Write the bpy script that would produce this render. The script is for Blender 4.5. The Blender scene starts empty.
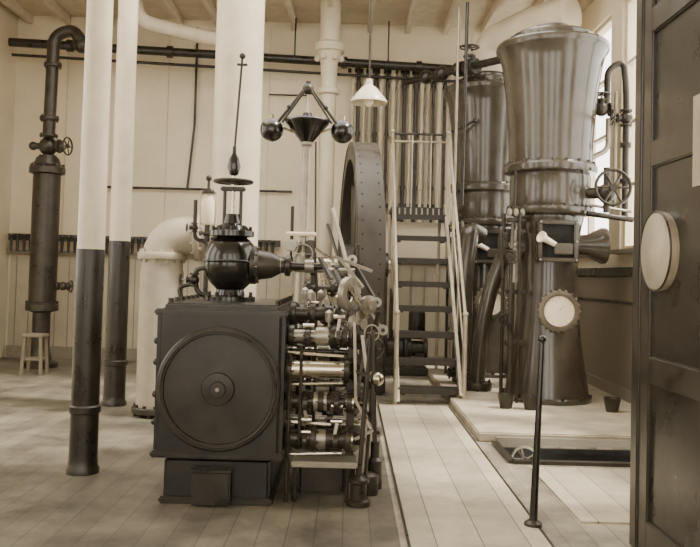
import bpy, bmesh, math, random
from mathutils import Vector, Matrix
random.seed(4)
S = bpy.context.scene
V = Vector
TINT = (1, .865, .635)
TD = (1, .815, .57)

# ---------------------------------------------------------------- materials
def mat(name, l, rough=0.5, metal=0.0, noise=0.15, scale=6.0, bump=0.0, tint=None, coat=0.0):
    tint = tint or (TINT if l > .2 else TD)
    m = bpy.data.materials.new(name); m.use_nodes = True
    nt = m.node_tree; b = nt.nodes['Principled BSDF']
    tc = nt.nodes.new('ShaderNodeTexCoord')
    n = nt.nodes.new('ShaderNodeTexNoise'); n.inputs['Scale'].default_value = scale
    n.inputs['Detail'].default_value = 7; n.inputs['Roughness'].default_value = .6
    r = nt.nodes.new('ShaderNodeValToRGB')
    a, c = l * (1 - noise), l * (1 + noise)
    r.color_ramp.elements[0].position = .3; r.color_ramp.elements[1].position = .7
    r.color_ramp.elements[0].color = (a * tint[0], a * tint[1], a * tint[2], 1)
    r.color_ramp.elements[1].color = (c * tint[0], c * tint[1], c * tint[2], 1)
    nt.links.new(tc.outputs['Object'], n.inputs['Vector'])
    nt.links.new(n.outputs['Fac'], r.inputs['Fac'])
    nt.links.new(r.outputs['Color'], b.inputs['Base Color'])
    mr = nt.nodes.new('ShaderNodeMapRange'); mr.inputs['From Min'].default_value = .35; mr.inputs['From Max'].default_value = .65
    mr.inputs['To Min'].default_value = rough*.8; mr.inputs['To Max'].default_value = min(1, rough*1.35)
    nt.links.new(n.outputs['Fac'], mr.inputs['Value']); nt.links.new(mr.outputs['Result'], b.inputs['Roughness'])
    b.inputs['Metallic'].default_value = metal
    if coat: b.inputs['Coat Weight'].default_value = coat; b.inputs['Coat Roughness'].default_value = .15
    if bump:
        bp = nt.nodes.new('ShaderNodeBump'); bp.inputs['Strength'].default_value = bump
        bp.inputs['Distance'].default_value = .01
        nt.links.new(n.outputs['Fac'], bp.inputs['Height']); nt.links.new(bp.outputs['Normal'], b.inputs['Normal'])
    return m

def plank_mat(name, l, width, length, rough=.6, dark=.25, lo=.45, hi=1.4):
    m = bpy.data.materials.new(name); m.use_nodes = True
    nt = m.node_tree; b = nt.nodes['Principled BSDF']
    tc = nt.nodes.new('ShaderNodeTexCoord'); mp = nt.nodes.new('ShaderNodeMapping')
    mp.inputs['Rotation'].default_value = (0, 0, math.pi / 2)
    br = nt.nodes.new('ShaderNodeTexBrick')
    br.inputs['Scale'].default_value = 1; br.inputs['Brick Width'].default_value = length
    br.inputs['Row Height'].default_value = width; br.inputs['Mortar Size'].default_value = .0035
    br.offset = .37
    t = TINT
    br.inputs['Color1'].default_value = tuple(l * .82 * k for k in t) + (1,)
    br.inputs['Color2'].default_value = tuple(l * 1.15 * k for k in t) + (1,)
    br.inputs['Mortar'].default_value = tuple(l * dark * k for k in t) + (1,)
    n = nt.nodes.new('ShaderNodeTexNoise'); n.inputs['Scale'].default_value = 2.0; n.inputs['Detail'].default_value = 10
    n.inputs['Roughness'].default_value = .7
    mr = nt.nodes.new('ShaderNodeMapRange'); mr.inputs['From Min'].default_value = .35; mr.inputs['From Max'].default_value = .65
    mr.inputs['To Min'].default_value = lo; mr.inputs['To Max'].default_value = hi
    mx = nt.nodes.new('ShaderNodeMix'); mx.data_type = 'RGBA'; mx.blend_type = 'MULTIPLY'; mx.inputs[0].default_value = 1
    nt.links.new(tc.outputs['Object'], mp.inputs['Vector']); nt.links.new(mp.outputs['Vector'], br.inputs['Vector'])
    nt.links.new(tc.outputs['Object'], n.inputs['Vector']); nt.links.new(n.outputs['Fac'], mr.inputs['Value'])
    nt.links.new(br.outputs['Color'], mx.inputs[6]); nt.links.new(mr.outputs['Result'], mx.inputs[7])
    nt.links.new(mx.outputs[2], b.inputs['Base Color'])
    b.inputs['Roughness'].default_value = rough
    return m

WALL = mat('wall_paint', .70, .75, noise=.12, scale=.9)
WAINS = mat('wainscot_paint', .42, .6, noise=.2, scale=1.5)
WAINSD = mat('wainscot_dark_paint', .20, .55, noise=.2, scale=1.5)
SEAM = mat('board_seam', .55, .7)
CEIL = mat('ceiling_boards', .58, .8)
TRIM = mat('trim_paint', .22, .5)
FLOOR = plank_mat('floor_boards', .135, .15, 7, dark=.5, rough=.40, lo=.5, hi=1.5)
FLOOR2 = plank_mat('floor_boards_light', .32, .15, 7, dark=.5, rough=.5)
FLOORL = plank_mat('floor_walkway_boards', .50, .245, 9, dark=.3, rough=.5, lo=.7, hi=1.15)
CONC = mat('concrete', .42, .8, noise=.28, scale=4, bump=.3)
WHITE = mat('column_white_paint', .58, .4, noise=.12, scale=4)
LAG = mat('pipe_lagging', .56, .55, noise=.14, scale=4)
LAGD = mat('pipe_lagging_grey', .36, .5, noise=.2, scale=4)
COLD = mat('column_dark_paint', .022, .30, noise=.4)
BLACK = mat('black_enamel', .010, .2, noise=.3, coat=.3)
BODY = mat('engine_lagging_paint', .012, .36, noise=.5, scale=5, coat=.2)
CHAR = mat('cover_dark_iron', .024, .34, noise=.45, scale=5)
IRON = mat('dark_iron', .040, .33, noise=.45, metal=.3)
BROWN = mat('condenser_enamel', .058, .19, noise=.3, scale=3, coat=.4)
BROWN2 = mat('wheel_paint', .045, .45, noise=.3)
STEEL = mat('polished_steel', .52, .22, metal=1.0, noise=.2, tint=(1, .9, .72))
LIGHTM = mat('light_metal', .34, .35, metal=.6, noise=.25, tint=(1, .9, .72))
BEZEL = mat('gauge_bezel', .14, .35, metal=.5, noise=.3)
RAILM = mat('rail_steel', .50, .35, metal=.4, noise=.2)
TREAD = mat('tread_iron', .035, .5, noise=.3)
DOORM = mat('door_varnish', .040, .35, noise=.4, scale=4, coat=.3)
DOORP = mat('door_panel_varnish', .025, .3, noise=.4, scale=4, coat=.3)
FACE = mat('gauge_face', .88, .5, noise=.03)
SIGN = mat('enamel_sign', .42, .35, noise=.3, coat=.3)
SHADE = mat('lamp_shade_enamel', .6, .3, noise=.1)
WOOD = mat('stool_wood', .18, .6)
RECESS_SHADE = mat('recess_shade', .008, .8)  # near-black colour stands in for shade inside channel, hatch and rim holes

# ---------------------------------------------------------------- mesh builder
def basis(d):
    d = V(d).normalized()
    a = V((0, 0, 1)) if abs(d.z) < .95 else V((1, 0, 0))
    u = a.cross(d).normalized(); w = d.cross(u).normalized()
    return u, w, d

class B:
    def __init__(s, name):
        s.name = name; s.bm = bmesh.new(); s.mats = []
    def mi(s, m):
        if m not in s.mats: s.mats.append(m)
        return s.mats.index(m)
    def face(s, vs, mi):
        try:
            f = s.bm.faces.new(vs); f.material_index = mi; f.smooth = True; return f
        except ValueError: return None
    def lathe(s, prof, o, axis, m, seg=28, closed=False):
        u, w, d = basis(axis); o = V(o); mi = s.mi(m); rings = []
        for r, z in prof:
            if r < 1e-5: rings.append([s.bm.verts.new(o + d * z)])
            else: rings.append([s.bm.verts.new(o + d * z + (u * math.cos(2*math.pi*i/seg) + w * math.sin(2*math.pi*i/seg)) * r) for i in range(seg)])
        prs = list(zip(rings, rings[1:]))
        if closed: prs.append((rings[-1], rings[0]))
        for a, b in prs:
            for i in range(seg):
                j = (i + 1) % seg
                if len(a) == 1 and len(b) == 1: continue
                if len(a) == 1: s.face([a[0], b[i], b[j]], mi)
                elif len(b) == 1: s.face([a[i], a[j], b[0]], mi)
                else: s.face([a[i], a[j], b[j], b[i]], mi)
        return s
    def cyl(s, p0, p1, r, m, r1=None, seg=20):
        p0, p1 = V(p0), V(p1); L = (p1 - p0).length; r1 = r if r1 is None else r1
        return s.lathe([(0, 0), (r, 0), (r1, L), (0, L)], p0, p1 - p0, m, seg)
    def box(s, c, size, m, rot=None, bev=0.0):
        mi = s.mi(m); t = bmesh.new(); bmesh.ops.create_cube(t, size=1)
        for v in t.verts: v.co = V((v.co.x*size[0], v.co.y*size[1], v.co.z*size[2]))
        if bev: bmesh.ops.bevel(t, geom=t.edges[:] , offset=bev, segments=3, affect='EDGES')
        M = Matrix.Translation(V(c)) @ (rot.to_4x4() if rot else Matrix())
        mp = {v: s.bm.verts.new(M @ v.co) for v in t.verts}
        for f in t.faces: s.face([mp[v] for v in f.verts], mi)
        t.free(); return s
    def bar(s, p0, p1, wx, wy, m, bev=0):
        p0, p1 = V(p0), V(p1); u, w, d = basis(p1 - p0)
        R = Matrix((u, w, d)).transposed()
        return s.box((p0 + p1) / 2, (wx, wy, (p1 - p0).length), m, R, bev)
    def sph(s, c, r, m, sc=(1, 1, 1), seg=20):
        n = seg // 2
        u = V(c)
        mi = s.mi(m); rings = []
        for k in range(n + 1):
            a = math.pi * k / n; rr = math.sin(a) * r; z = math.cos(a) * r
            if k in (0, n): rings.append([s.bm.verts.new(u + V((0, 0, z * sc[2])))])
            else: rings.append([s.bm.verts.new(u + V((rr*math.cos(2*math.pi*i/seg)*sc[0], rr*math.sin(2*math.pi*i/seg)*sc[1], z*sc[2]))) for i in range(seg)])
        for a, b in zip(rings, rings[1:]):
            for i in range(seg):
                j = (i+1) % seg
                if len(a) == 1: s.face([a[0], b[i], b[j]], mi)
                elif len(b) == 1: s.face([a[i], a[j], b[0]], mi)
                else: s.face([a[i], a[j], b[j], b[i]], mi)
        return s
    def tube(s, pts, r, m, seg=14, bend=0.0):
        pts = [V(p) for p in pts]
        if bend:
            out = [pts[0]]
            for a, b, c in zip(pts, pts[1:], pts[2:]):
                l = min(bend, (b-a).length*.49, (c-b).length*.49)
                p, q = b + (a-b).normalized()*l, b + (c-b).normalized()*l
                for k in range(9):
                    t = k/8; out.append(p*(1-t)**2 + b*2*t*(1-t) + q*t*t)
            out.append(pts[-1]); pts = out
        mi = s.mi(m); rings = []; u = None
        for i, p in enumerate(pts):
            d = (pts[min(i+1, len(pts)-1)] - pts[max(i-1, 0)]).normalized()
            if u is None: u, w, _ = basis(d)
            else:
                u = (u - d * u.dot(d)).normalized(); w = d.cross(u)
            rings.append([s.bm.verts.new(p + (u*math.cos(2*math.pi*k/seg) + w*math.sin(2*math.pi*k/seg))*r) for k in range(seg)])
        for a, b in zip(rings, rings[1:]):
            for i in range(seg):
                j = (i+1) % seg; s.face([a[i], a[j], b[j], b[i]], mi)
        s.face(rings[0][::-1], mi); s.face(rings[-1], mi); return s
    def torus(s, c, axis, R, r, m, seg=36, n=10):
        prof = [(R + r*math.cos(2*math.pi*k/n), r*math.sin(2*math.pi*k/n)) for k in range(n)]
        return s.lathe(prof, c, axis, m, seg, closed=True)
    def bolts(s, c, axis, R, n, r, h, m):
        u, w, d = basis(axis); c = V(c)
        for i in range(n):
            a = 2*math.pi*i/n + .13; p = c + (u*math.cos(a)+w*math.sin(a))*R
            s.cyl(p, p + d*h, r, m, seg=6)
        return s
    def flange(s, c, axis, r, t, m, n=8, br=None):
        d = V(axis).normalized(); c = V(c)
        s.lathe([(0, -t/2), (r*.97, -t/2), (r, -t/3), (r, t/3), (r*.97, t/2), (0, t/2)], c, d, m)
        if n:
            br = br or r*.08
            s.bolts(c + d*t/2, d, r*.86, n, br, t*.4, m); s.bolts(c - d*t/2, -d, r*.86, n, br, t*.4, m)
        return s
    def hwheel(s, c, axis, R, m, n=5, r=None):
        r = r or R*.1; u, w, d = basis(axis); c = V(c)
        s.torus(c, axis, R, r, m, 28, 8)
        for i in range(n):
            a = 2*math.pi*i/n; s.cyl(c, c + (u*math.cos(a)+w*math.sin(a))*R, r*.7, m, seg=8)
        s.cyl(c - d*r*1.6, c + d*r*1.6, R*.22, m); return s
    def valve(s, c, axis, R, m, stem=(0, 0, 1), L=.2, wheel=None, wm=None):
        c = V(c); d = V(axis).normalized(); st = V(stem).normalized()
        s.sph(c, R, m)
        s.flange(c + d*R*1.15, d, R*.95, R*.28, m, 6); s.flange(c - d*R*1.15, d, R*.95, R*.28, m, 6)
        s.cyl(c, c + st*R*1.5, R*.55, m); s.flange(c + st*R*1.3, st, R*.75, R*.2, m, 6)
        s.cyl(c, c + st*(R*1.5+L), R*.16, LIGHTM)
        s.hwheel(c + st*(R*1.5+L), st, wheel or R*1.1, wm or m); return s
    def done(s, bevel=0):
        bm = s.bm
        bmesh.ops.recalc_face_normals(bm, faces=bm.faces[:])
        for e in bm.edges:
            if len(e.link_faces) == 2 and e.calc_face_angle(0) > .6: e.smooth = False
        me = bpy.data.meshes.new(s.name); bm.to_mesh(me); bm.free()
        for m in s.mats: me.materials.append(m)
        o = bpy.data.objects.new(s.name, me); S.collection.objects.link(o)
        return o

X, Y, Z = (1, 0, 0), (0, 1, 0), (0, 0, 1)

# ---------------------------------------------------------------- room shell
WY = 12.2; CX = 5.2; RX = 3.15; LX = -5.2; FY = -1.6
f = B('floor')
cy0, cy1 = 6.12, 6.75
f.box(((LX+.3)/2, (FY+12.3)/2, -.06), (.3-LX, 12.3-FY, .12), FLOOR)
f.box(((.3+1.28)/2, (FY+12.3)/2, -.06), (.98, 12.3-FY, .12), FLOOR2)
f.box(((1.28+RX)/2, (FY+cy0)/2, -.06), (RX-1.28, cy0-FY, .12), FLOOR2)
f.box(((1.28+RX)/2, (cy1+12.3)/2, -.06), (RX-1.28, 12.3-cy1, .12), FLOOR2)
f.box(((1.28+RX)/2, 6.4, -.4), (RX-1.28, .8, .05), RECESS_SHADE)  # channel bottom, its depth shade put into the colour
f.done()
b = B('wall_back')
b.box(((LX+RX)/2, WY+.1, 2.6), (RX-LX+.4, .2, 5.3), WALL)
b.done()
def window_frame(idx, xw, y0, y1, zs, zt, sgn):
    w = B('window_%d' % idx)
    for yy in (y0+.04, y1-.04, (y0+y1)/2): w.box((xw+sgn*.08, yy, (zs+zt)/2), (.08, .06, zt-zs), WALL)
    for k in range(5): w.box((xw+sgn*.08, (y0+y1)/2, zs+.03+(zt-zs-.06)*k/4), (.07, y1-y0, .04), WALL)
    w.box((xw-sgn*.04, (y0+y1)/2, zs-.02), (.12, y1-y0+.1, .05), TRIM)
    w.done()
def side_wall(name, xw, sgn, zs, zt, openings, first):
    b = B(name)
    L = 12.4-FY; c = (12.4+FY)/2
    b.box((xw+sgn*.1, c, zs/2), (.2, L, zs), WALL)
    b.box((xw+sgn*.1, c, (zt+5.25)/2), (.2, L, 5.25-zt), WALL)
    ys = [FY] + [v for o in openings for v in o] + [12.4]
    for y0, y1 in zip(ys[::2], ys[1::2]): b.box((xw+sgn*.1, (y0+y1)/2, (zs+zt)/2), (.2, y1-y0, zt-zs), WALL)
    b.done()
    for i, (y0, y1) in enumerate(openings): window_frame(first+i, xw, y0, y1, zs, zt, sgn)
side_wall('wall_right', RX, 1, 1.75, 4.7, ((.2, 2.2), (4.6, 6.9), (7.25, 9.35), (9.75, 11.7)), 1)
side_wall('wall_left', LX, -1, 1.2, 4.8, ((1.0, 2.8), (3.6, 5.4), (6.2, 8.0)), 5)
b = B('wall_front')
for x0, x1 in ((LX, -4.2), (-2.4, -1.2), (.6, 1.5), (2.9, RX)): b.box(((x0+x1)/2, FY-.1, 2.6), (x1-x0, .2, 5.2), WALL)
for x0, x1 in ((-4.2, -2.4), (-1.2, .6), (1.5, 2.9)):
    b.box(((x0+x1)/2, FY-.1, .4), (x1-x0, .2, .8), WALL); b.box(((x0+x1)/2, FY-.1, 5.0), (x1-x0, .2, .4), WALL)
b.done()
for i, (x0, x1) in enumerate(((-4.2, -2.4), (-1.2, .6), (1.5, 2.9))):
    w = B('window_%d' % (9+i))
    w.box(((x0+x1)/2, FY-.1, 2.8), (.06, .06, 4.0), WALL)
    for z in (.83, 2.2, 3.5, 4.77): w.box(((x0+x1)/2, FY-.1, z), (x1-x0, .06, .06), WALL)
    w.done()
b = B('ceiling')
b.box((-1, 1.7, 5.3), (9, 6.6, .12), CEIL); b.box((-1, 10.9, 5.3), (9, 3.0, .12), CEIL)
b.box((-4.4, 7.2, 5.3), (1.8, 4.4, .12), CEIL); b.box((2.7, 7.2, 5.3), (1.2, 4.4, .12), CEIL)
for k in range(15): b.box((-5 + k*.58, 10.9, 5.18), (.07, 2.6, .14), CEIL)
b.done()
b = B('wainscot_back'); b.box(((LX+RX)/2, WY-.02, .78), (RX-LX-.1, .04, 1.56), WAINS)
for k in range(41): b.box((LX+.15+k*.2, WY-.045, .78), (.010, .010, 1.5), TRIM)
b.done()
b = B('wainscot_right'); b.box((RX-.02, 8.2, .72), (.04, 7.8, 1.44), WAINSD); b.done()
b = B('trim_1'); b.box(((LX+RX)/2, WY-.05, 1.60), (RX-LX, .08, .05), TRIM); b.done()
b = B('trim_2'); b.box((RX-.04, 8.2, 1.50), (.08, 7.8, .10), COLD); b.box((RX-.03, 8.2, 1.15), (.06, 7.8, .03), COLD); b.done()
b = B('trim_3')
for k in range(5): b.box((-4.4+k*1.55, WY-.005, 3.4), (.012, .012, 3.5), SEAM)
b.done()
b = B('baseboard_back'); b.box(((LX+RX)/2, WY-.06, .09), (RX-LX-.1, .05, .18), TRIM); b.done()
b = B('baseboard_right'); b.box((RX-.06, 9.5, .1), (.05, 5.0, .2), TRIM); b.done()

b = B('tool_rack')
b.box((-3.1, WY-.13, 1.82), (4.1, .05, .10), COLD)
for k in range(42):
    x = -5.1+k*.096
    b.cyl((x, WY-.16, 1.80), (x, WY-.16, 1.60), .028, COLD, .018, seg=8)
    b.sph((x, WY-.16, 1.83), .035, COLD, seg=8)
b.done()
b = B('ceiling_pipe')
pa, pb = V((-5.1, 11.7, 4.68)), V((1.9, 11.95, 4.50))
b.cyl(pa, pb, .064, COLD)
b.cyl(pa + V((0, .1, -.16)), pb + V((0, .1, -.16)), .022, COLD)
for t in (.12, .33, .52, .7, .86): b.cyl(pa.lerp(pb, t), pa.lerp(pb, t+.012), .09, COLD)
for t in (.2, .46, .6, .8):
    p = pa.lerp(pb, t); b.cyl(p, (p.x, p.y, 5.2), .012, COLD)
b.done()
b = B('wall_conduit')
b.tube([(-4.1, WY-.06, 2.62), (-.9, WY-.06, 2.62)], .018, COLD)
b.tube([(-2.42, WY-.06, 5.1), (-2.42, WY-.06, 3.6), (-2.5, WY-.06, 2.6)], .018, COLD)
b.tube([(-1.3, WY-.06, 4.1), (-.7, WY-.06, 4.1)], .012, COLD)
b.done()
b = B('overhead_pipe')
b.tube([(-3.05, 10.8, 5.12), (-2.95, 10.8, 4.76), (-2.0, 11.0, 4.60), (-1.6, 11.05, 4.60)], .10, LAG, bend=.3)
b.done()
b = B('wall_pipe_bank')
for k in range(18):
    x = -.02 + k*.088
    r = (.026, .030, .022, .034)[k % 4]
    mm = (LAG, IRON, LAG, LAGD, IRON)[k % 5]
    b.cyl((x, WY-.1, 2.2), (x, WY-.1, 4.6), r, mm, seg=12)
    for z in (2.7, 3.5, 4.25): b.cyl((x, WY-.1, z), (x, WY-.1, z+.05), r*1.4, mm, seg=12)
b.box((.7, WY-.06, 4.50), (1.6, .06, .06), COLD); b.box((.7, WY-.06, 2.45), (1.6, .06, .06), COLD)
b.done()

# ---------------------------------------------------------------- columns
def column(x, y, r, dark_h, nm='iron_column'):
    b = B(nm)
    b.lathe([(0, 0), (r*1.2, 0), (r*1.2, .03), (r*1.08, .05), (r*1.04, .10), (r*1.02, .40)], (x, y, 0), Z, COLD)
    b.lathe([(r*1.02, .40), (r*1.15, .41), (r*1.15, .45), (r*1.02, .46), (r*1.02, dark_h)], (x, y, 0), Z, COLD)
    b.lathe([(r*1.02, dark_h), (r, dark_h+.002), (r*.92, 5.24), (0, 5.24)], (x, y, 0), Z, WHITE)
    return b.done()
column(-1.78, 5.5, .092, 1.52)
column(-2.36, 8.2, .105, 1.67)

b = B('cast_iron_column')
x, y, r = -.36, 11.2, .11
b.lathe([(0, 0), (.2, 0), (.2, .1), (r, .2), (r, 3.9), (r*1.4, 3.92), (r*1.4, 3.98), (r, 4.0), (r*1.1, 4.35), (r*1.6, 4.5), (r*1.9, 4.52), (r*1.9, 4.62), (r*1.3, 4.66), (r*1.3, 5.24), (0, 5.24)], (x, y, 0), Z, WHITE)
for a in range(6):
    t = a*math.pi/3; b.sph((x+math.cos(t)*r*1.5, y+math.sin(t)*r*1.5, 4.42), .05, WHITE, seg=8)
b.done()

b = B('exhaust_main')
b.lathe([(.23, 0), (.23, 5.24), (0, 5.24)], (-1.12, 7.7, 0), Z, WHITE, 36)
b.lathe([(0, 0), (.3, 0), (.3, .06), (.24, .1)], (-1.12, 7.7, 0), Z, LAG, 36)
b.tube([(-1.12, 7.7, 1.72), (-1.80, 7.7, 1.72), (-1.80, 7.7, 1.2), (-1.80, 7.7, .05)], .195, LAGD, 28, bend=.42)
b.cyl((-1.80, 7.7, 1.38), (-1.80, 7.7, .04), .205, LAGD, seg=28)
b.flange((-1.80, 7.7, 1.52), Z, .235, .07, LAGD, 12)
b.flange((-1.80, 7.7, .06), Z, .24, .06, IRON, 12)
b.flange((-1.45, 7.7, 1.72), X, .24, .06, LAGD, 12)
b.done()

b = B('steam_separator')
x, y = -4.24, 11.1
b.lathe([(0, .2), (.12, .2), (.12, .75), (.22, .78), (.22, .86), (.185, .9), (.185, 2.66), (.24, 2.68), (.24, 2.76), (.185, 2.8), (.15, 2.9), (0, 2.9)], (x, y, 0), Z, IRON)
b.lathe([(0, 0), (.24, 0), (.24, .06), (.16, .1), (.12, .25)], (x, y, 0), Z, IRON)
b.bolts((x, y, 2.76), Z, .21, 8, .022, .05, IRON); b.bolts((x, y, .86), Z, .2, 8, .022, .05, IRON)
b.valve((x, y, 3.06), Z, .13, IRON, stem=(1, -.2, 0), L=.1, wheel=.12)
b.cyl((x, y, 3.06), (x-.2, y, 3.06), .045, IRON); b.sph((x-.21, y, 3.06), .06, IRON)
b.tube([(x, y, 3.2), (x+.02, y, 4.62), (x+.3, y, 4.72), (x+.42, y, 4.50)], .085, IRON, bend=.25)
b.flange((x, y, 3.45), Z, .13, .05, IRON); b.flange((x+.02, y, 4.2), Z, .12, .05, IRON)
b.sph((x+.42, y, 4.49), .11, IRON)
b.valve((x+.28, y, 1.12), X, .06, IRON, stem=(1, 0, 0), L=.02, wheel=.08)
b.cyl((x, y, 1.12), (x+.25, y, 1.12), .03, IRON)
b.done()
b = B('wooden_stool')
x, y = -4.02, 10.35
b.box((x, y, .50), (.27, .25, .04), WOOD, bev=.008)
for sx in (-.10, .10):
    for sy in (-.09, .09): b.bar((x+sx, y+sy, .49), (x+sx*1.25, y+sy*1.25, 0), .035, .035, WOOD)
b.box((x, y-.1, .2), (.22, .02, .03), WOOD); b.box((x, y+.1, .2), (.22, .02, .03), WOOD)
b.done()

# ---------------------------------------------------------------- engine
ex = -.765
b = B('steam_engine')
b.box((ex, 5.45, .715), (.775, 1.26, .90), BODY, bev=.035)
b.box((ex, 5.45, 1.17), (.70, 1.15, .05), CHAR, bev=.012)
b.box((ex, 4.84, 1.14), (.80, .05, .04), CHAR, bev=.01); b.box((ex, 4.84, .29), (.80, .05, .04), CHAR, bev=.01)
for k in range(7): b.cyl((ex-.33, 4.95+k*.17, 1.19), (ex-.33, 4.95+k*.17, 1.22), .018, IRON, seg=6); b.cyl((ex+.33, 4.95+k*.17, 1.19), (ex+.33, 4.95+k*.17, 1.22), .018, IRON, seg=6)
b.lathe([(.372, .06), (.372, -.02), (.36, -.03), (.33, -.03), (.325, -.012), (.30, -.012), (.10, -.022), (.095, -.035), (.05, -.038), (.045, -.05), (0, -.05)], (ex, 4.82, .69), Y, CHAR, 64)
b.torus((ex, 4.79, .69), Y, .345, .008, IRON, 64)
b.cyl((ex, 4.775, .69), (ex, 4.76, .69), .012, LIGHTM)
b.box((ex, 5.45, .135), (.64, 1.2, .27), BODY, bev=.02)
b.box((ex, 5.45, .02), (.68, 1.26, .04), CHAR, bev=.01)
b.box((ex-.02, 4.79, .11), (.23, .06, .20), CHAR, bev=.01); b.box((ex-.02, 4.785, .215), (.24, .08, .015), IRON)
b.box((ex, 7.7, .35), (.5, 3.3, .7), IRON, bev=.04)
b.lathe([(.26, 0), (.3, .05), (.22, .2), (.22, 1.3), (.28, 1.35), (.28, 1.45)], (ex, 6.08, .75), Y, IRON)
b.cyl((ex, 7.5, .75), (ex+.25, 9.2, 1.35), .05, STEEL)
for z in (.95, .82, .62, .45): b.cyl((ex-.38, 5.0, z), (ex-.41, 5.0, z), .02, IRON); b.sph((ex-.42, 5.0, z), .022, IRON)
b.tube([(ex-.36, 5.3, 1.1), (ex-.43, 5.3, 1.1), (ex-.43, 5.3, .2)], .018, IRON, bend=.04)
b.done()

b = B('main_stop_valve')
gx, gy = -.80, 5.4
b.lathe([(0, 1.19), (.17, 1.19), (.17, 1.225), (.10, 1.235), (.09, 1.27), (.13, 1.31), (.170, 1.36), (.18, 1.43), (.178, 1.50), (.155, 1.57), (.12, 1.61), (.10, 1.62), (.15, 1.63), (.15, 1.665), (.12, 1.67), (.10, 1.70), (.06, 1.715), (.045, 1.78), (0, 1.78)], (gx, gy, 0), Z, BLACK, 40)
b.bolts((gx, gy, 1.665), Z, .13, 10, .012, .03, IRON); b.bolts((gx, gy, 1.225), Z, .145, 10, .012, .03, IRON)
for sx in (-.055, .055): b.cyl((gx+sx, gy, 1.66), (gx+sx, gy, 1.95), .012, IRON)
b.box((gx, gy, 1.95), (.17, .05, .03), IRON, bev=.008)
b.cyl((gx, gy, 1.7), (gx, gy, 2.1), .014, STEEL)
b.hwheel((gx, gy, 2.0), Z, .125, IRON, 5, .012)
b.lathe([(0, 2.03), (.03, 2.05), (.045, 2.10), (.035, 2.15), (.015, 2.19), (.012, 2.24), (0, 2.24)], (gx, gy, 0), Z, BLACK)
b.cyl((gx, gy, 2.2), (gx+.035, gy, 2.86), .008, IRON, seg=8)
b.sph((gx+.035, gy, 2.86), .022, IRON); b.box((gx+.035, gy, 2.80), (.07, .015, .015), IRON)
b.torus((gx, gy, 1.46), Z, .178, .01, BLACK)
b.lathe([(.13, 0), (.13, .03), (.10, .05), (.085, .14), (.05, .20), (.05, .22), (.07, .23), (.07, .26), (.03, .27), (.02, .5), (0, .5)], (gx+.14, gy, 1.44), X, IRON)
b.bolts((gx+.17, gy, 1.44), X, .115, 8, .01, .02, STEEL)
b.cyl((gx+.29, gy, 1.44), (gx+.34, gy, 1.44), .052, LIGHTM)
b.lathe([(0, 0), (.045, 0), (.045, .06), (0, .06)], (gx+.5, gy, 1.44), X, LIGHTM)
b.bar((gx+.60, gy, 1.50), (gx+.68, gy-.05, 1.36), .035, .02, IRON)
b.tube([(gx-.12, gy-.02, 1.22), (gx-.22, gy-.02, 1.24), (gx-.24, gy-.02, 1.4), (gx-.13, gy-.02, 1.42)], .016, IRON, bend=.05)
b.valve((gx-.24, gy-.02, 1.33), Z, .035, IRON, stem=(-1, 0, 0), L=.04)
b.tube([(gx-.3, gy-.1, 1.2), (gx-.33, gy-.1, 1.28), (gx-.25, gy-.1, 1.3)], .014, IRON, bend=.04)
b.done()

b = B('sight_feed_lubricator')
lx, ly = -1.03, 5.75
b.cyl((lx, ly, 1.19), (lx, ly, 1.5), .018, IRON)
b.tube([(lx, ly, 1.5), (lx, ly, 1.60), (lx-.09, ly, 1.62), (lx-.09, ly, 1.9)], .014, IRON, bend=.04)
b.lathe([(0, 0), (.04, 0), (.05, .02), (.05, .17), (.035, .2), (.02, .24), (0, .24)], (lx, ly, 1.72), Z, FACE)
b.flange((lx, ly, 1.66), Z, .06, .02, IRON); b.cyl((lx, ly, 1.6), (lx, ly, 1.73), .02, IRON)
b.flange((lx, ly, 1.96), Z, .045, .02, IRON, 6); b.cyl((lx, ly, 1.96), (lx, ly, 2.05), .010, IRON)
b.sph((lx, ly, 2.06), .022, IRON)
for s in (-1, 1): b.cyl((lx+s*.055, ly, 1.66), (lx+s*.055, ly, 1.96), .006, STEEL, seg=8)
b.tube([(lx+.03, ly, 1.62), (lx+.17, ly, 1.66)], .012, IRON)
b.valve((lx-.09, ly, 1.7), Z, .025, IRON, stem=(-1, 0, 0), L=.02)
b.done()

# Corliss valve gear
b = B('valve_gear')
def spindle(y, z, x0, x1, r, m, fl=(0, .5, 1), fr=1.7):
    b.cyl((x0, y, z), (x1, y, z), r, m)
    for t in fl: b.flange((x0+(x1-x0)*t, y, z), X, r*fr, .035, IRON, 6)
spindle(5.25, 1.13, -.37, -.14, .045, IRON, (0.05, .6, 1))
spindle(5.05, 1.00, -.37, -.02, .040, LIGHTM, (.05, .35, .8, 1))
spindle(4.98, .80, -.37, .00, .055, STEEL, (.04, 1), 1.35)
spindle(5.45, .86, -.37, .08, .035, STEEL, (.1, .5, .9))
spindle(5.0, .60, -.37, .02, .035, IRON, (.05, .3, .55, .8, 1), 1.9)
spindle(5.5, .58, -.37, .10, .045, LIGHTM, (.1, .6, 1))
spindle(5.0, .37, -.37, .02, .055, IRON, (.04, .45, .8, 1), 1.4)
spindle(5.45, .38, -.37, .1, .04, STEEL, (.1, .7))
spindle(5.75, 1.10, -.37, .05, .045, LIGHTM, (.1, .7, 1))
spindle(6.1, .95, -.37, .1, .05, IRON, (.1, .7, 1))
spindle(5.1, .90, -.37, .06, .018, IRON, (.2, .7), 2.4)
spindle(5.1, .70, -.37, .06, .016, IRON, (.3, .9), 2.6)
spindle(5.1, .48, -.37, .08, .018, LIGHTM, (.25, .6), 2.4)
spindle(5.6, .24, -.37, .06, .04, IRON, (.1, .5, .9))
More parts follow.
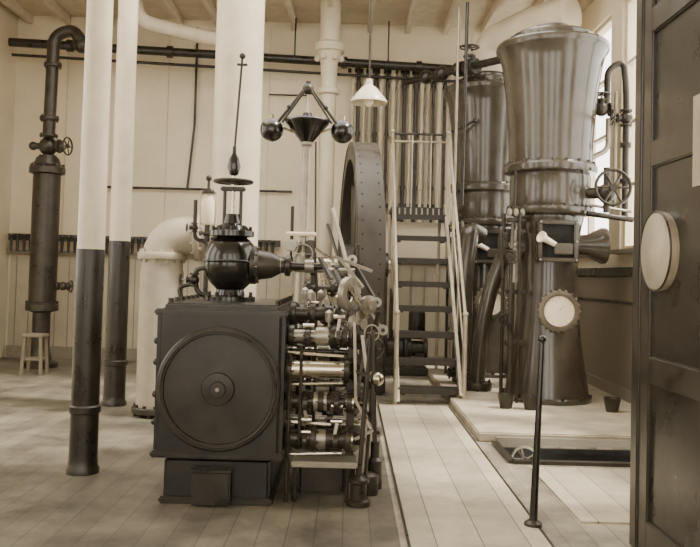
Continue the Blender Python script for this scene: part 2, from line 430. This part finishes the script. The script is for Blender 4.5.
for yy, zz in ((5.05, 1.0), (5.0, .6), (5.0, .37), (5.45, .86), (5.75, 1.1)):
    b.cyl((-.2, yy, zz), (-.12, yy, zz), .060, LIGHTM)
    b.cyl((.0, yy, zz), (.05, yy, zz), .05, STEEL)
for yy, zz in ((5.0, .8), (5.0, .37), (5.5, .58)):
    for s in (-1, 1): b.cyl((-.37, yy, zz+s*.1), (-.02, yy, zz+s*.085), .011, STEEL, seg=8)
b.bar((.03, 5.08, 1.16), (.03, 5.08, .26), .05, .05, IRON); b.bar((.05, 5.5, 1.16), (.05, 5.5, 0), .05, .05, IRON)
b.bar((.03, 5.04, 1.15), (.05, 5.54, 1.15), .04, .04, IRON)
for z in (1.0, .8, .6, .37): b.lathe([(0, 0), (.075, 0), (.08, .01), (.08, .03), (.04, .035), (.035, .07), (0, .07)], (.04, 5.05, z), (.85, -.5, 0), IRON, 24)
for z in (1.0, .8, .6, .37): b.cyl((.09, 5.01, z), (.12, 4.995, z), .02, STEEL)
for i, (yy, zz, a) in enumerate(((5.0, 1.0, 50), (4.96, .6, -35), (4.96, .37, 40), (5.3, .86, -60), (5.35, .58, 70), (5.6, 1.1, 60), (5.9, .95, 20), (5.3, .38, -50))):
    for xx in (-.26, -.07):
        a2 = math.radians(a + (25 if xx > -.2 else -20)); L = .13
        p1 = (xx, yy - .02, zz); p2 = (xx+.02, yy-.02+L*math.cos(a2)*.3, zz+L*math.sin(a2))
        b.bar(p1, p2, .026, .02, (IRON, LIGHTM)[(i+(xx > -.2)) % 2], .003)
        b.cyl((xx-.02, p2[1], p2[2]), (xx+.05, p2[1], p2[2]), .016, STEEL, seg=10)
        b.lathe([(0, 0), (.045, 0), (.045, .025), (0, .025)], p1, X, IRON, 18)
b.lathe([(.05, 0), (.105, 0), (.11, .01), (.11, .03), (.105, .04), (.05, .04)], (-.02, 5.1, 1.27), (.9, -.5, 0), LIGHTM, 32, closed=True)
b.hwheel((-.01, 5.08, 1.27), (.9, -.5, 0), .06, STEEL, 4, .012)
b.lathe([(0, 0), (.085, 0), (.085, .03), (.03, .035), (.03, .06), (0, .06)], (.05, 5.1, 1.08), (.8, -.6, 0), LIGHTM)
b.lathe([(0, 0), (.06, 0), (.06, .03), (.03, .035), (.03, .06), (0, .06)], (.12, 5.2, 1.2), (.6, -.8, 0), LIGHTM)
b.bar((.04, 4.98, 1.10), (.06, 4.98, .62), .05, .018, LIGHTM)
b.bar((.09, 4.98, 1.02), (.13, 4.97, .75), .035, .02, LIGHTM)
b.bar((.06, 4.97, .8), (.17, 4.95, .76), .035, .02, IRON); b.sph((.19, 4.95, .755), .042, STEEL)
b.bar((-.03, 5.05, 1.36), (.12, 5.1, 1.12), .04, .02, STEEL)
b.bar((.12, 4.98, 1.0), (.06, 4.97, .6), .03, .02, IRON)
b.bar((-.1, 5.2, 1.42), (.02, 5.1, 1.18), .035, .02, IRON)
b.bar((.06, 4.97, .62), (.16, 4.96, .45), .03, .018, STEEL); b.bar((.06, 4.97, .38), (.17, 4.96, .44), .03, .018, LIGHTM)
b.bar((.16, 5.0, 1.05), (.17, 5.0, .5), .03, .02, IRON)
b.bar((.20, 5.2, 1.15), (.12, 5.1, .82), .03, .02, IRON); b.hwheel((.17, 5.15, .92), (.5, -1, 0), .07, IRON, 5)
b.hwheel((.15, 5.02, 1.03), (.4, -1, 0), .05, LIGHTM, 4)
# outer link work towards the flywheel side
b.bar((.05, 5.5, 1.28), (.24, 5.5, 1.02), .035, .02, LIGHTM); b.bar((.24, 5.5, 1.02), (.18, 5.5, .7), .03, .02, IRON)
b.bar((.02, 5.8, 1.5), (.20, 5.7, 1.2), .03, .02, IRON); b.bar((-.12, 5.8, 1.52), (.16, 5.7, 1.42), .03, .02, LIGHTM)
b.bar((.1, 5.5, .55), (.22, 5.45, .34), .03, .02, LIGHTM); b.bar((.18, 5.3, .62), (.2, 5.3, .2), .03, .03, IRON)
for p in ((.05, 5.49, 1.28), (.24, 5.49, 1.02), (.18, 5.49, .7), (.2, 5.69, 1.2), (.02, 5.79, 1.5), (.22, 5.44, .34)):
    b.lathe([(0, -.02), (.035, -.02), (.035, .03), (0, .03)], p, (0, -1, 0), LIGHTM, 16); b.cyl(p, (p[0], p[1]-.05, p[2]), .014, IRON, seg=8)
b.lathe([(0, 0), (.05, 0), (.05, .18), (.03, .2), (.03, .3), (0, .3)], (.2, 5.3, 0), Z, IRON)
b.cyl((.14, 4.98, 1.02), (.09, 4.9, .12), .015, IRON, seg=10)
b.cyl((.18, 5.1, .95), (.13, 5.0, .1), .012, IRON, seg=10)
b.lathe([(0, 0), (.075, 0), (.075, .03), (.05, .04), (.05, .13), (.065, .14), (.065, .16), (.02, .18), (.02, .24), (0, .24)], (.09, 4.9, .0), Z, IRON)
b.lathe([(0, 0), (.06, 0), (.06, .12), (.02, .14), (0, .14)], (.16, 5.15, .0), Z, IRON)
b.box((-.12, 5.0, .245), (.40, .30, .035), LIGHTM, bev=.006)
b.box((-.14, 5.2, .12), (.3, .2, .24), IRON, bev=.02)
for px_ in (-.3, .02): b.cyl((px_, 4.95, 0), (px_, 4.95, .24), .014, IRON, seg=10)
b.cyl((-.35, 4.92, .9), (-.35, 4.92, .0), .012, IRON, seg=8); b.cyl((-.28, 4.92, .95), (-.28, 4.92, .35), .010, IRON, seg=8)
b.cyl((-.2, 5.05, 1.1), (-.2, 5.05, .38), .010, IRON, seg=8); b.cyl((-.1, 5.3, 1.1), (-.1, 5.3, .4), .012, STEEL, seg=8)
for (x0, z0, x1, z1) in ((-.02, 1.27, -.22, 1.5), (.05, 1.06, -.24, 1.42), (.08, .62, -.26, 1.3), (-.12, 1.15, -.3, 1.52)):
    b.cyl((x0, 5.15, z0), (x1, 7.9, z1), .018, STEEL, seg=10)
    b.lathe([(0, 0), (.04, 0), (.04, .05), (0, .05)], (x0-.025, 5.15, z0), X, IRON)
for (x0, y0, z0) in ((-.25, 5.25, 1.19), (-.12, 5.05, 1.07), (.02, 5.4, 1.18), (-.2, 5.75, 1.18), (.06, 5.8, 1.16), (-.3, 5.5, 1.2), (-.05, 5.6, 1.2)):
    b.cyl((x0, y0, z0-.03), (x0, y0, z0+.03), .008, LIGHTM, seg=8)
    b.lathe([(0, 0), (.02, 0), (.026, .02), (.026, .06), (.01, .075), (0, .08)], (x0, y0, z0+.02), Z, LIGHTM, 12)
b.lathe([(0, 0), (.2, 0), (.21, .015), (.2, .03), (.06, .04), (.05, .08), (0, .08)], (-.1, 6.2, .95), (1, -.5, 0), LIGHTM, 32)
b.bar((-.1, 6.1, 1.1), (.02, 5.6, .88), .04, .02, STEEL); b.bar((-.1, 6.1, .8), (.02, 5.6, .6), .04, .02, STEEL)
b.cyl((-.34, 6.0, 1.28), (.1, 6.0, 1.28), .025, IRON); b.cyl((-.34, 6.2, 1.42), (.06, 6.2, 1.42), .02, LIGHTM)
for xx in (-.3, -.12, .04): b.flange((xx, 6.0, 1.28), X, .06, .03, IRON, 6); b.flange((xx+.02, 6.2, 1.42), X, .045, .03, IRON, 6)
b.bar((-.26, 5.95, 1.55), (-.22, 6.0, 1.05), .03, .02, IRON); b.bar((.06, 5.95, 1.62), (.08, 6.0, 1.1), .035, .02, IRON)
b.bar((-.06, 6.0, 1.5), (.1, 5.9, 1.3), .03, .02, LIGHTM)
b.box((-.1, 6.25, .45), (.16, .26, .9), IRON, bev=.02)
b.done()

# ---------------------------------------------------------------- governor
b = B('flyball_governor')
gx, gy = -.39, 6.75
b.lathe([(0, .9), (.13, .9), (.13, .94), (.08, .97), (.07, 1.4), (.12, 1.42), (.12, 1.46), (.09, 1.48), (.05, 1.6), (.04, 1.66), (.036, 2.46), (.05, 2.48), (.05, 2.52), (0, 2.52)], (gx, gy, 0), Z, LIGHTM)
b.box((gx, gy, .45), (.24, .3, .9), IRON, bev=.03)
b.lathe([(0, 2.49), (.05, 2.50), (.185, 2.66), (.19, 2.68), (.18, 2.695), (.05, 2.71), (.035, 2.75), (0, 2.75)], (gx, gy, 0), Z, BLACK, 36)
b.cyl((gx, gy, 2.6), (gx, gy, 2.98), .014, STEEL)
b.sph((gx, gy, 2.955), .05, IRON); b.cyl((gx, gy, 2.955), (gx, gy, 3.02), .022, IRON)
for s in (-1, 1):
    bx = gx + s*.30; zb = 2.60
    b.sph((bx, gy, zb), .100, BLACK, seg=28)
    b.cyl((gx+s*.03, gy, 2.955), (bx, gy, zb), .013, IRON, seg=10)
    b.cyl((gx+s*.03, gy-.03, 2.93), (gx+s*.21, gy-.03, 2.66), .010, IRON, seg=10)
    b.cyl((gx+s*.05, gy, 2.56), (bx, gy, 2.66), .011, STEEL, seg=10)
    b.cyl((bx, gy, 2.68), (bx, gy, 2.73), .02, STEEL, seg=10)
    b.sph((gx+s*.155, gy, 2.80), .022, IRON)
b.cyl((gx+.08, gy-.05, 2.5), (gx+.10, gy-.05, 1.6), .008, IRON, seg=8)
b.cyl((gx-.10, gy-.05, 1.95), (gx-.10, gy-.05, 1.4), .014, IRON, seg=8)
b.box((gx-.02, gy-.06, 1.72), (.26, .05, .035), FACE, bev=.01)
b.box((gx-.10, gy-.06, 1.62), (.10, .08, .10), LIGHTM, bev=.01)
b.box((gx+.06, gy-.06, 1.60), (.07, .06, .14), IRON, bev=.01)
b.bar((gx+.1, gy-.06, 1.6), (gx+.26, gy-.1, 1.5), .03, .02, STEEL)
b.hwheel((gx+.0, gy-.12, 1.55), Y, .08, LIGHTM, 4)
b.bar((gx+.24, gy-.2, 1.93), (gx+.42, gy-.45, 1.30), .022, .022, LIGHTM)
b.bar((gx+.20, gy-.2, 1.80), (gx+.36, gy-.4, 1.35), .02, .02, IRON)
b.done()

# ---------------------------------------------------------------- flywheel
b = B('flywheel')
wc = V((.10, 9.5, 1.5)); ang = math.radians(4.6)
ax = V((math.cos(ang), math.sin(ang), 0))
R = 1.45
b.lathe([(R-.20, -.14), (R, -.14), (R, .14), (R-.20, .14), (R-.20, .03), (R-.26, .03), (R-.26, -.03), (R-.20, -.03)], wc, ax, BROWN2, 96, closed=True)
b.torus(wc + ax*(-.14), ax, R-.02, .012, IRON, 96, 6)
b.torus(wc + ax*(.14), ax, R-.02, .012, IRON, 96, 6)
u, w, d = basis(ax)
for i in range(60):
    a = 2*math.pi*i/60; rd = u*math.cos(a)+w*math.sin(a)
    for o in (-.09, 0.09):
        p = wc + ax*o + rd*(R-.002); b.cyl(p, p + rd*.004, .011, RECESS_SHADE, seg=8)  # dark discs paint the shade of holes on a solid rim
for i in range(8):
    a = 2*math.pi*i/8+.2; rd = u*math.cos(a)+w*math.sin(a)
    b.cyl(wc + rd*.15, wc + rd*(R-.2), .075, BROWN2, .05, seg=14)
b.cyl(wc - ax*.2, wc + ax*.2, .24, BROWN2, seg=32)
b.cyl(wc - ax*.75, wc + ax*.38, .09, STEEL, seg=24)
for o in (-.58, .28):
    p = wc + ax*o; b.box((p.x, p.y, .7), (.14, .5, 1.4), IRON, bev=.03); b.cyl(p - ax*.07, p + ax*.07, .16, IRON)
b.done()

# ---------------------------------------------------------------- ladder stair and platform
b = B('stair_ladder')
y0, y1, zt_, xl, xr = 8.7, 10.55, 2.30, .56, 1.24
for x in (xl, xr):
    b.bar((x, y0, 0.08 if x > 1 else 0.0), (x, y1, zt_), .035, .13, RAILM)
N = 8
for k in range(N):
    t = (k+.55)/N
    yy, zz = y0+(y1-y0)*t, zt_*t
    b.box(((xl+xr)/2, yy+.02, zz), (xr-xl, .21, .035), TREAD, bev=.004)
    b.box(((xl+xr)/2, yy-.08, zz-.02), (xr-xl, .012, .06), TREAD)
    for sx in (xl+.06, xr-.06): b.box((sx, yy+.02, zz-.04), (.05, .16, .05), TREAD)
for x, s in ((xl-.03, -1), (xr+.03, 1)):
    zb = .08 if x > 1 else 0
    b.cyl((x, y0-.02, zb), (x, y0-.02, .98), .026, RAILM)
    b.sph((x, y0-.02, .99), .034, RAILM)
    b.cyl((x, y0-.02, .96), (x, y1, zt_+.98), .018, RAILM)
    b.cyl((x, y0-.02, .5), (x, y1, zt_+.5), .011, RAILM)
    for t in (.33, .66):
        yy, zz = y0+(y1-y0)*t, zt_*t
        b.cyl((x, yy, zz), (x, yy, zz+.96), .012, RAILM); b.sph((x, yy, zz+.96), .026, RAILM)
    b.cyl((x, y1, zt_), (x, y1, zt_+1.0), .018, RAILM); b.sph((x, y1, zt_+1.0), .034, RAILM)
b.done()
b = B('access_platform')
b.box((.91, 11.02, 2.28), (.74, .8, .05), TREAD)
b.box((.91, 10.64, 2.22), (.74, .04, .16), TREAD)
for k in range(10): b.box((.57+k*.075, 10.615, 2.22), (.02, .01, .14), LIGHTM)
for x in (.56, 1.26): b.cyl((x, 11.35, 0), (x, 11.35, 3.3), .022, RAILM)
b.cyl((.5, 11.35, 3.3), (1.34, 11.35, 3.3), .018, RAILM); b.cyl((.53, 10.62, 3.3), (.53, 11.4, 3.3), .018, RAILM)
b.cyl((.53, 10.62, 3.28), (1.2, 10.62, 3.28), .016, COLD)
b.cyl((1.27, 10.62, 3.3), (1.60, 10.45, 3.45), .018, COLD); b.sph((1.60, 10.45, 3.45), .035, COLD)
for x in (.8, 1.05): b.cyl((x, 10.62, 2.3), (x, 10.62, 3.28), .010, RAILM)
b.done()

b = B('feed_pump')
px, py = .80, 11.5
b.box((px, py-.1, .06), (.66, .5, .12), IRON, bev=.02)
b.lathe([(0, 0), (.2, 0), (.22, .03), (.2, .06), (.16, .08), (.16, .30), (.22, .32), (.22, .36), (0, .36)], (px-.32, py-.1, .36), X, IRON)
b.lathe([(0, 0), (.15, 0), (.15, .05), (.11, .06), (.11, .22), (.15, .23), (.15, .28), (0, .28)], (px+.05, py-.1, .36), X, IRON)
b.lathe([(0, .5), (.09, .5), (.12, .6), (.12, .85), (.06, .96), (0, .98)], (px+.18, py-.1, 0), Z, IRON)
b.tube([(px-.2, py-.1, .5), (px-.2, py-.1, 1.0), (px-.2, py+.3, 1.15), (px-.2, py+.5, 1.15)], .05, IRON, bend=.15)
for sx in (-.2, .22): b.box((px+sx, py-.1, .2), (.12, .25, .2), IRON)
b.done()

b = B('pendant_lamp')
x, y = .15, 8.0
b.cyl((x, y, 3.3), (x, y, 5.6), .010, IRON, seg=8)
b.lathe([(0, 3.36), (.03, 3.36), (.04, 3.30), (.08, 3.27), (.13, 3.21), (.185, 3.14), (.19, 3.12), (.18, 3.12), (.065, 3.24), (0, 3.25)], (x, y, 0), Z, SHADE, 36)
b.sph((x, y, 3.15), .05, FACE, (1, 1, 1.4))
b.done()

# ---------------------------------------------------------------- condensers
def condenser(x, y):
    b = B('jet_condenser')
    prof = [(0, .08), (.48, .08), (.48, .12), (.455, .14), (.41, .4), (.36, .75), (.325, 1.15), (.315, 1.5), (.32, 1.72), (.345, 1.95), (.37, 2.06),
            (.37, 2.08), (.46, 2.10), (.47, 2.12), (.47, 2.17), (.43, 2.19), (.435, 2.21), (.44, 2.50), (.43, 2.54), (.50, 2.56), (.505, 2.58), (.505, 2.63), (.49, 2.65), (.455, 2.67),
            (.46, 2.9), (.48, 3.2), (.51, 3.5), (.545, 3.75), (.575, 3.86), (.605, 3.90), (.615, 3.92), (.615, 3.97), (.60, 3.99), (.47, 4.0), (.46, 4.01), (.46, 4.08), (.44, 4.10), (.20, 4.13), (.20, 4.2), (0, 4.2)]
    b.lathe(prof, (x, y, 0), Z, BROWN, 64)
    b.bolts((x, y, 2.65), Z, .475, 20, .016, .03, IRON); b.bolts((x, y, 2.17), Z, .45, 20, .014, .03, IRON)
    b.bolts((x, y, 3.99), Z, .55, 20, .018, .03, IRON); b.bolts((x, y, .12), Z, .465, 12, .018, .04, IRON)
    fy = y - .335
    for sx in (-.19, .19): b.box((x+sx, fy, 1.80), (.045, .16, .44), BROWN, bev=.01)
    for sz in (-.20, .20): b.box((x, fy, 1.80+sz), (.42, .16, .045), BROWN, bev=.01)
    b.box((x, fy-.01, 1.80), (.35, .06, .37), RECESS_SHADE)  # solid dark plate, painted as the shade inside the hatch
    b.box((x+.06, fy-.05, 1.72), (.2, .04, .12), BROWN, bev=.01)
    b.lathe([(0, 0), (.03, 0), (.035, .16), (.06, .2), (.062, .22), (.03, .21), (0, .18)], (x-.02, fy-.03, 1.76), (-1, -.55, .45), FACE, 20)
    for sx in (-.19, .19):
        for sz in (-.2, 0, .2): b.cyl((x+sx, fy-.08, 1.8+sz), (x+sx, fy-.10, 1.8+sz), .012, LIGHTM, seg=6)
    gy = y - .37; gz = 1.06; gx_ = x+.02
    b.cyl((gx_, y-.2, gz), (gx_, gy-.02, gz), .17, IRON)
    b.lathe([(.16, 0), (.19, -.01), (.215, .01), (.215, .035), (.18, .045), (.16, .04)], (gx_, gy-.01, gz), (0, -1, 0), BEZEL, 40, closed=True)
    for i in range(20):
        a = 2*math.pi*i/20; b.sph((gx_+math.cos(a)*.215, gy-.03, gz+math.sin(a)*.215), .020, BEZEL, seg=8)
    b.cyl((gx_, gy, gz), (gx_, gy-.04, gz), .172, FACE, seg=36)
    for i in range(12):
        a = 2*math.pi*i/12; b.bar((gx_+math.cos(a)*.13, gy-.042, gz+math.sin(a)*.13), (gx_+math.cos(a)*.145, gy-.042, gz+math.sin(a)*.145), .003, .003, BEZEL)
    b.bar((gx_, gy-.045, gz), (gx_+.05, gy-.045, gz+.06), .004, .003, BEZEL)
    b.lathe([(.1, 0), (.12, .2), (.17, .3), (.2, .36), (.2, .40), (.14, .40), (0, .38)], (x+.22, y, 1.78), X, BROWN, 28)
    b.lathe([(.14, 0), (.14, .22), (.19, .23), (.19, .28), (0, .28)], (x-.25, y, 1.75), (-1, 0, 0), BROWN, 28)
    for k, (rx, ry) in enumerate(((-.52, -.1), (-.44, -.28), (-.40, -.36))):
        b.cyl((x+rx, y+ry, .08), (x+rx, y+ry, 2.1), .014+.006*(k == 0), IRON, seg=10)
    b.lathe([(0, 1.35), (.045, 1.35), (.045, 1.72), (.06, 1.74), (.06, 1.77), (.03, 1.79), (.03, 1.92), (0, 1.92)], (x-.44, y-.28, 0), Z, LIGHTM)
    for z in (.7, 1.25, 1.9, 2.02): b.box((x-.42, y-.25, z), (.2, .1, .05), IRON, bev=.01)
    for k in range(3): b.lathe([(0, 0), (.02, 0), (.03, .03), (.025, .07), (0, .09)], (x-.5+k*.07, y-.3, 2.06), Z, LIGHTM, 12)
    b.cyl((x-.44, y-.28, 2.0), (x-.44, y-.28, 2.55), .012, IRON, seg=8)
    return b
CXX, CYY = 2.2, 8.85
b = condenser(CXX, CYY)
b.cyl((CXX+.35, CYY-.25, 2.33), (CXX+.55, CYY-.35, 2.33), .06, IRON)
b.sph((CXX+.52, CYY-.35, 2.33), .10, IRON); b.cyl((CXX+.50, CYY-.35, 2.33), (CXX+.50, CYY-.62, 2.34), .02, STEEL)
b.hwheel((CXX+.50, CYY-.62, 2.36), Y, .18, IRON, 6, .017)
b.cyl((CXX+.52, CYY-.35, 2.12), (CXX+.52, CYY-.35, 2.6), .035, IRON)
b.tube([(CXX+.3, CYY-.4, 2.1), (CXX+.8, CYY-.35, 2.05)], .03, IRON)
b.tube([(CXX+.3, CYY-.35, 2.2), (CXX+.8, CYY-.3, 2.14)], .015, LIGHTM)
b.tube([(CXX+.4, CYY, 3.3), (CXX+.62, CYY, 3.3), (CXX+.62, CYY, 3.75), (CXX+.80, CYY, 3.85), (CXX+.82, CYY-.05, 3.5), (CXX+.82, CYY-.05, 2.1)], .035, IRON, bend=.15)
b.valve((CXX+.56, CYY, 3.3), X, .08, IRON, stem=(0, 0, 1), L=.05)
b.valve((CXX+.82, CYY-.05, 3.2), Z, .07, IRON, stem=(-1, 0, 0), L=.05)
b.tube([(CXX+.45, CYY, 2.75), (CXX+.64, CYY, 2.85), (CXX+.64, CYY, 3.2)], .03, LIGHTM, bend=.08)
b.tube([(CXX+.72, CYY, 2.2), (CXX+.72, CYY, 3.5)], .018, LIGHTM)
for z in (2.5, 2.9): b.flange((CXX+.82, CYY-.05, z), Z, .06, .04, IRON, 6)
b.valve((CXX-.50, CYY-.42, 1.62), Z, .055, IRON, stem=(0, -1, 0), L=.03)
b.valve((CXX-.54, CYY-.30, .95), Z, .05, IRON, stem=(-.5, -1, 0), L=.03)
b.cyl((CXX-.50, CYY-.42, 1.7), (CXX-.46, CYY-.3, 1.98), .02, IRON); b.cyl((CXX-.50, CYY-.42, 1.55), (CXX-.50, CYY-.42, .08), .02, IRON)
b.done()
b = condenser(1.86, 11.0); b.done()

b = B('overflow_bend')
b.tube([(1.64, 10.1, 1.92), (1.50, 10.0, 1.98), (1.42, 9.95, 1.4), (1.42, 9.95, .1)], .12, BROWN, 24, bend=.3)
b.flange((1.42, 9.95, .2), Z, .18, .07, IRON, 10)
b.done()
b = B('air_pump_arch')
pts = [(1.58+.62*(1-math.cos(t)), 9.4, .12+1.83*math.sin(t)) for t in [k*math.pi/2/12 for k in range(13)]]
b.tube([(p[0]-.05, p[1], p[2]) for p in pts], .09, BROWN, 20)
b.flange((1.53, 9.4, .13), Z, .17, .08, IRON, 8)
b.done()
b = B('vapour_duct')
b.tube([(1.86, 11.0, 4.2), (1.86, 11.0, 4.6), (2.4, 10.5, 4.78), (2.75, 10.1, 4.78)], .24, LAG, 24, bend=.35)
b.done()
b = B('injection_pipe')
b.cyl((.75, 11.75, 4.25), (1.66, 10.1, 4.12), .05, COLD)
for t in (.3, .5, .7): b.sph(V((.75, 11.75, 4.25)).lerp(V((1.66, 10.1, 4.12)), t), .1, COLD)
b.valve((1.5, 10.4, 4.14), (.91, -1.65, -.13), .11, COLD, stem=Z, L=.1)
b.tube([(1.66, 10.1, 4.12), (1.8, 9.85, 4.1), (2.1, 9.45, 4.05), (2.15, 9.3, 3.8)], .05, COLD)
b.cyl((1.42, 10.1, 4.9), (1.40, 10.1, 2.3), .022, COLD); b.cyl((1.34, 10.3, 4.9), (1.32, 10.3, .1), .018, LIGHTM)
b.done()

b = B('machine_plinth')
b.box((2.12, 9.4, .04), (1.98, 5.1, .08), CONC, bev=.012)
b.done()
b = B('floor_channel_trim')
b.box((2.2, 6.78, .03), (1.86, .06, .06), TRIM); b.box((2.2, 6.09, .012), (1.86, .06, .03), IRON); b.box((1.26, 6.43, .012), (.05, .7, .03), IRON)
b.box((2.2, 6.74, -.2), (1.86, .02, .36), RECESS_SHADE)  # black sheet over the far channel side, painted shade
b.hwheel((1.42, 6.35, -.03), (.3, 1, 0), .10, LIGHTM, 5)
b.cyl((1.42, 6.3, -.03), (1.42, 6.7, -.03), .02, IRON)
b.cyl((1.7, 6.55, -.12), (3.0, 6.55, -.12), .03, IRON)
b.done()
b = B('walkway_boards')
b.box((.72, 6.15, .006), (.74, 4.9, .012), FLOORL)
b.box((.345, 6.15, .010), (.014, 4.9, .010), IRON); b.box((1.095, 6.15, .010), (.014, 4.9, .010), IRON)
b.done()
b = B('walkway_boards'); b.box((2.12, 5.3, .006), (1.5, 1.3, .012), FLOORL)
b.done()
def pot(x, y, z):
    b = B('oil_pot'); b.lathe([(0, 0), (.06, 0), (.085, .13), (.09, .14), (.08, .14), (.055, .02), (0, .02)], (x, y, z), Z, IRON); b.done()
pot(2.68, 8.1, .08); pot(1.62, 8.15, .08); pot(1.86, 8.1, .08)

b = B('starting_lever')
b.cyl((1.07, 4.55, .012), (1.12, 4.62, 1.04), .024, BLACK, .013)
b.sph((1.12, 4.62, 1.05), .024, BLACK); b.lathe([(0, 0), (.05, 0), (.05, .015), (.03, .03), (0, .03)], (1.07, 4.55, .012), Z, IRON)
b.done()

# ---------------------------------------------------------------- foreground door at right
b = B('door_1')
x = 1.54; ya, yb = 2.7, 4.2
b.box((x+.03, (ya+yb)/2, 2.6), (.04, yb-ya, 5.2), DOORP)
for y in (ya+.06, 3.44, yb-.06): b.box((x+.025, y, 2.6), (.07, .12, 5.2), DOORM, bev=.008)
for z in (.12, .95, 2.05, 2.75, 3.3): b.box((x+.025, (ya+yb)/2, z), (.068, yb-ya, .14), DOORM, bev=.008)
b.box((x+.06, yb+.05, 2.6), (.16, .1, 5.2), DOORM, bev=.01)
b.box((1.504, 3.46, 2.02), (.008, .10, .40), SIGN)
b.done()
b = B('round_enamel_sign')
b.lathe([(0, .04), (.19, .04), (.2, -.002), (.2, -.010), (.19, -.014), (0, -.018)], (1.52, 3.95, 1.55), X, SIGN, 48)
b.torus((1.508, 3.95, 1.55), X, .195, .006, IRON, 48)
b.done()

# ---------------------------------------------------------------- lights
w = bpy.data.worlds.new('World'); S.world = w; w.use_nodes = True
w.node_tree.nodes['Background'].inputs[0].default_value = (1, .95, .85, 1)
w.node_tree.nodes['Background'].inputs[1].default_value = 5.6
def sun(e, d, ang):
    l = bpy.data.lights.new('sun', 'SUN'); l.energy = e; l.angle = ang; l.color = (1, .95, .85)
    o = bpy.data.objects.new('sun', l); S.collection.objects.link(o)
    o.rotation_euler = V(d).to_track_quat('-Z', 'Y').to_euler(); o.location = (8, 2, 9)
sun(7.0, (-.55, .12, -.82), .15)

# ---------------------------------------------------------------- camera
cam = bpy.data.cameras.new('camera'); co = bpy.data.objects.new('camera', cam); S.collection.objects.link(co)
cam.sensor_width = 36; cam.lens = 36*800/700; cam.shift_y = -.04; cam.clip_end = 100
co.matrix_world = Matrix.Translation((0, 0, 1.4)) @ Matrix.Rotation(math.radians(92), 4, 'X') @ Matrix.Rotation(math.radians(1.5), 4, 'Z')
S.camera = co
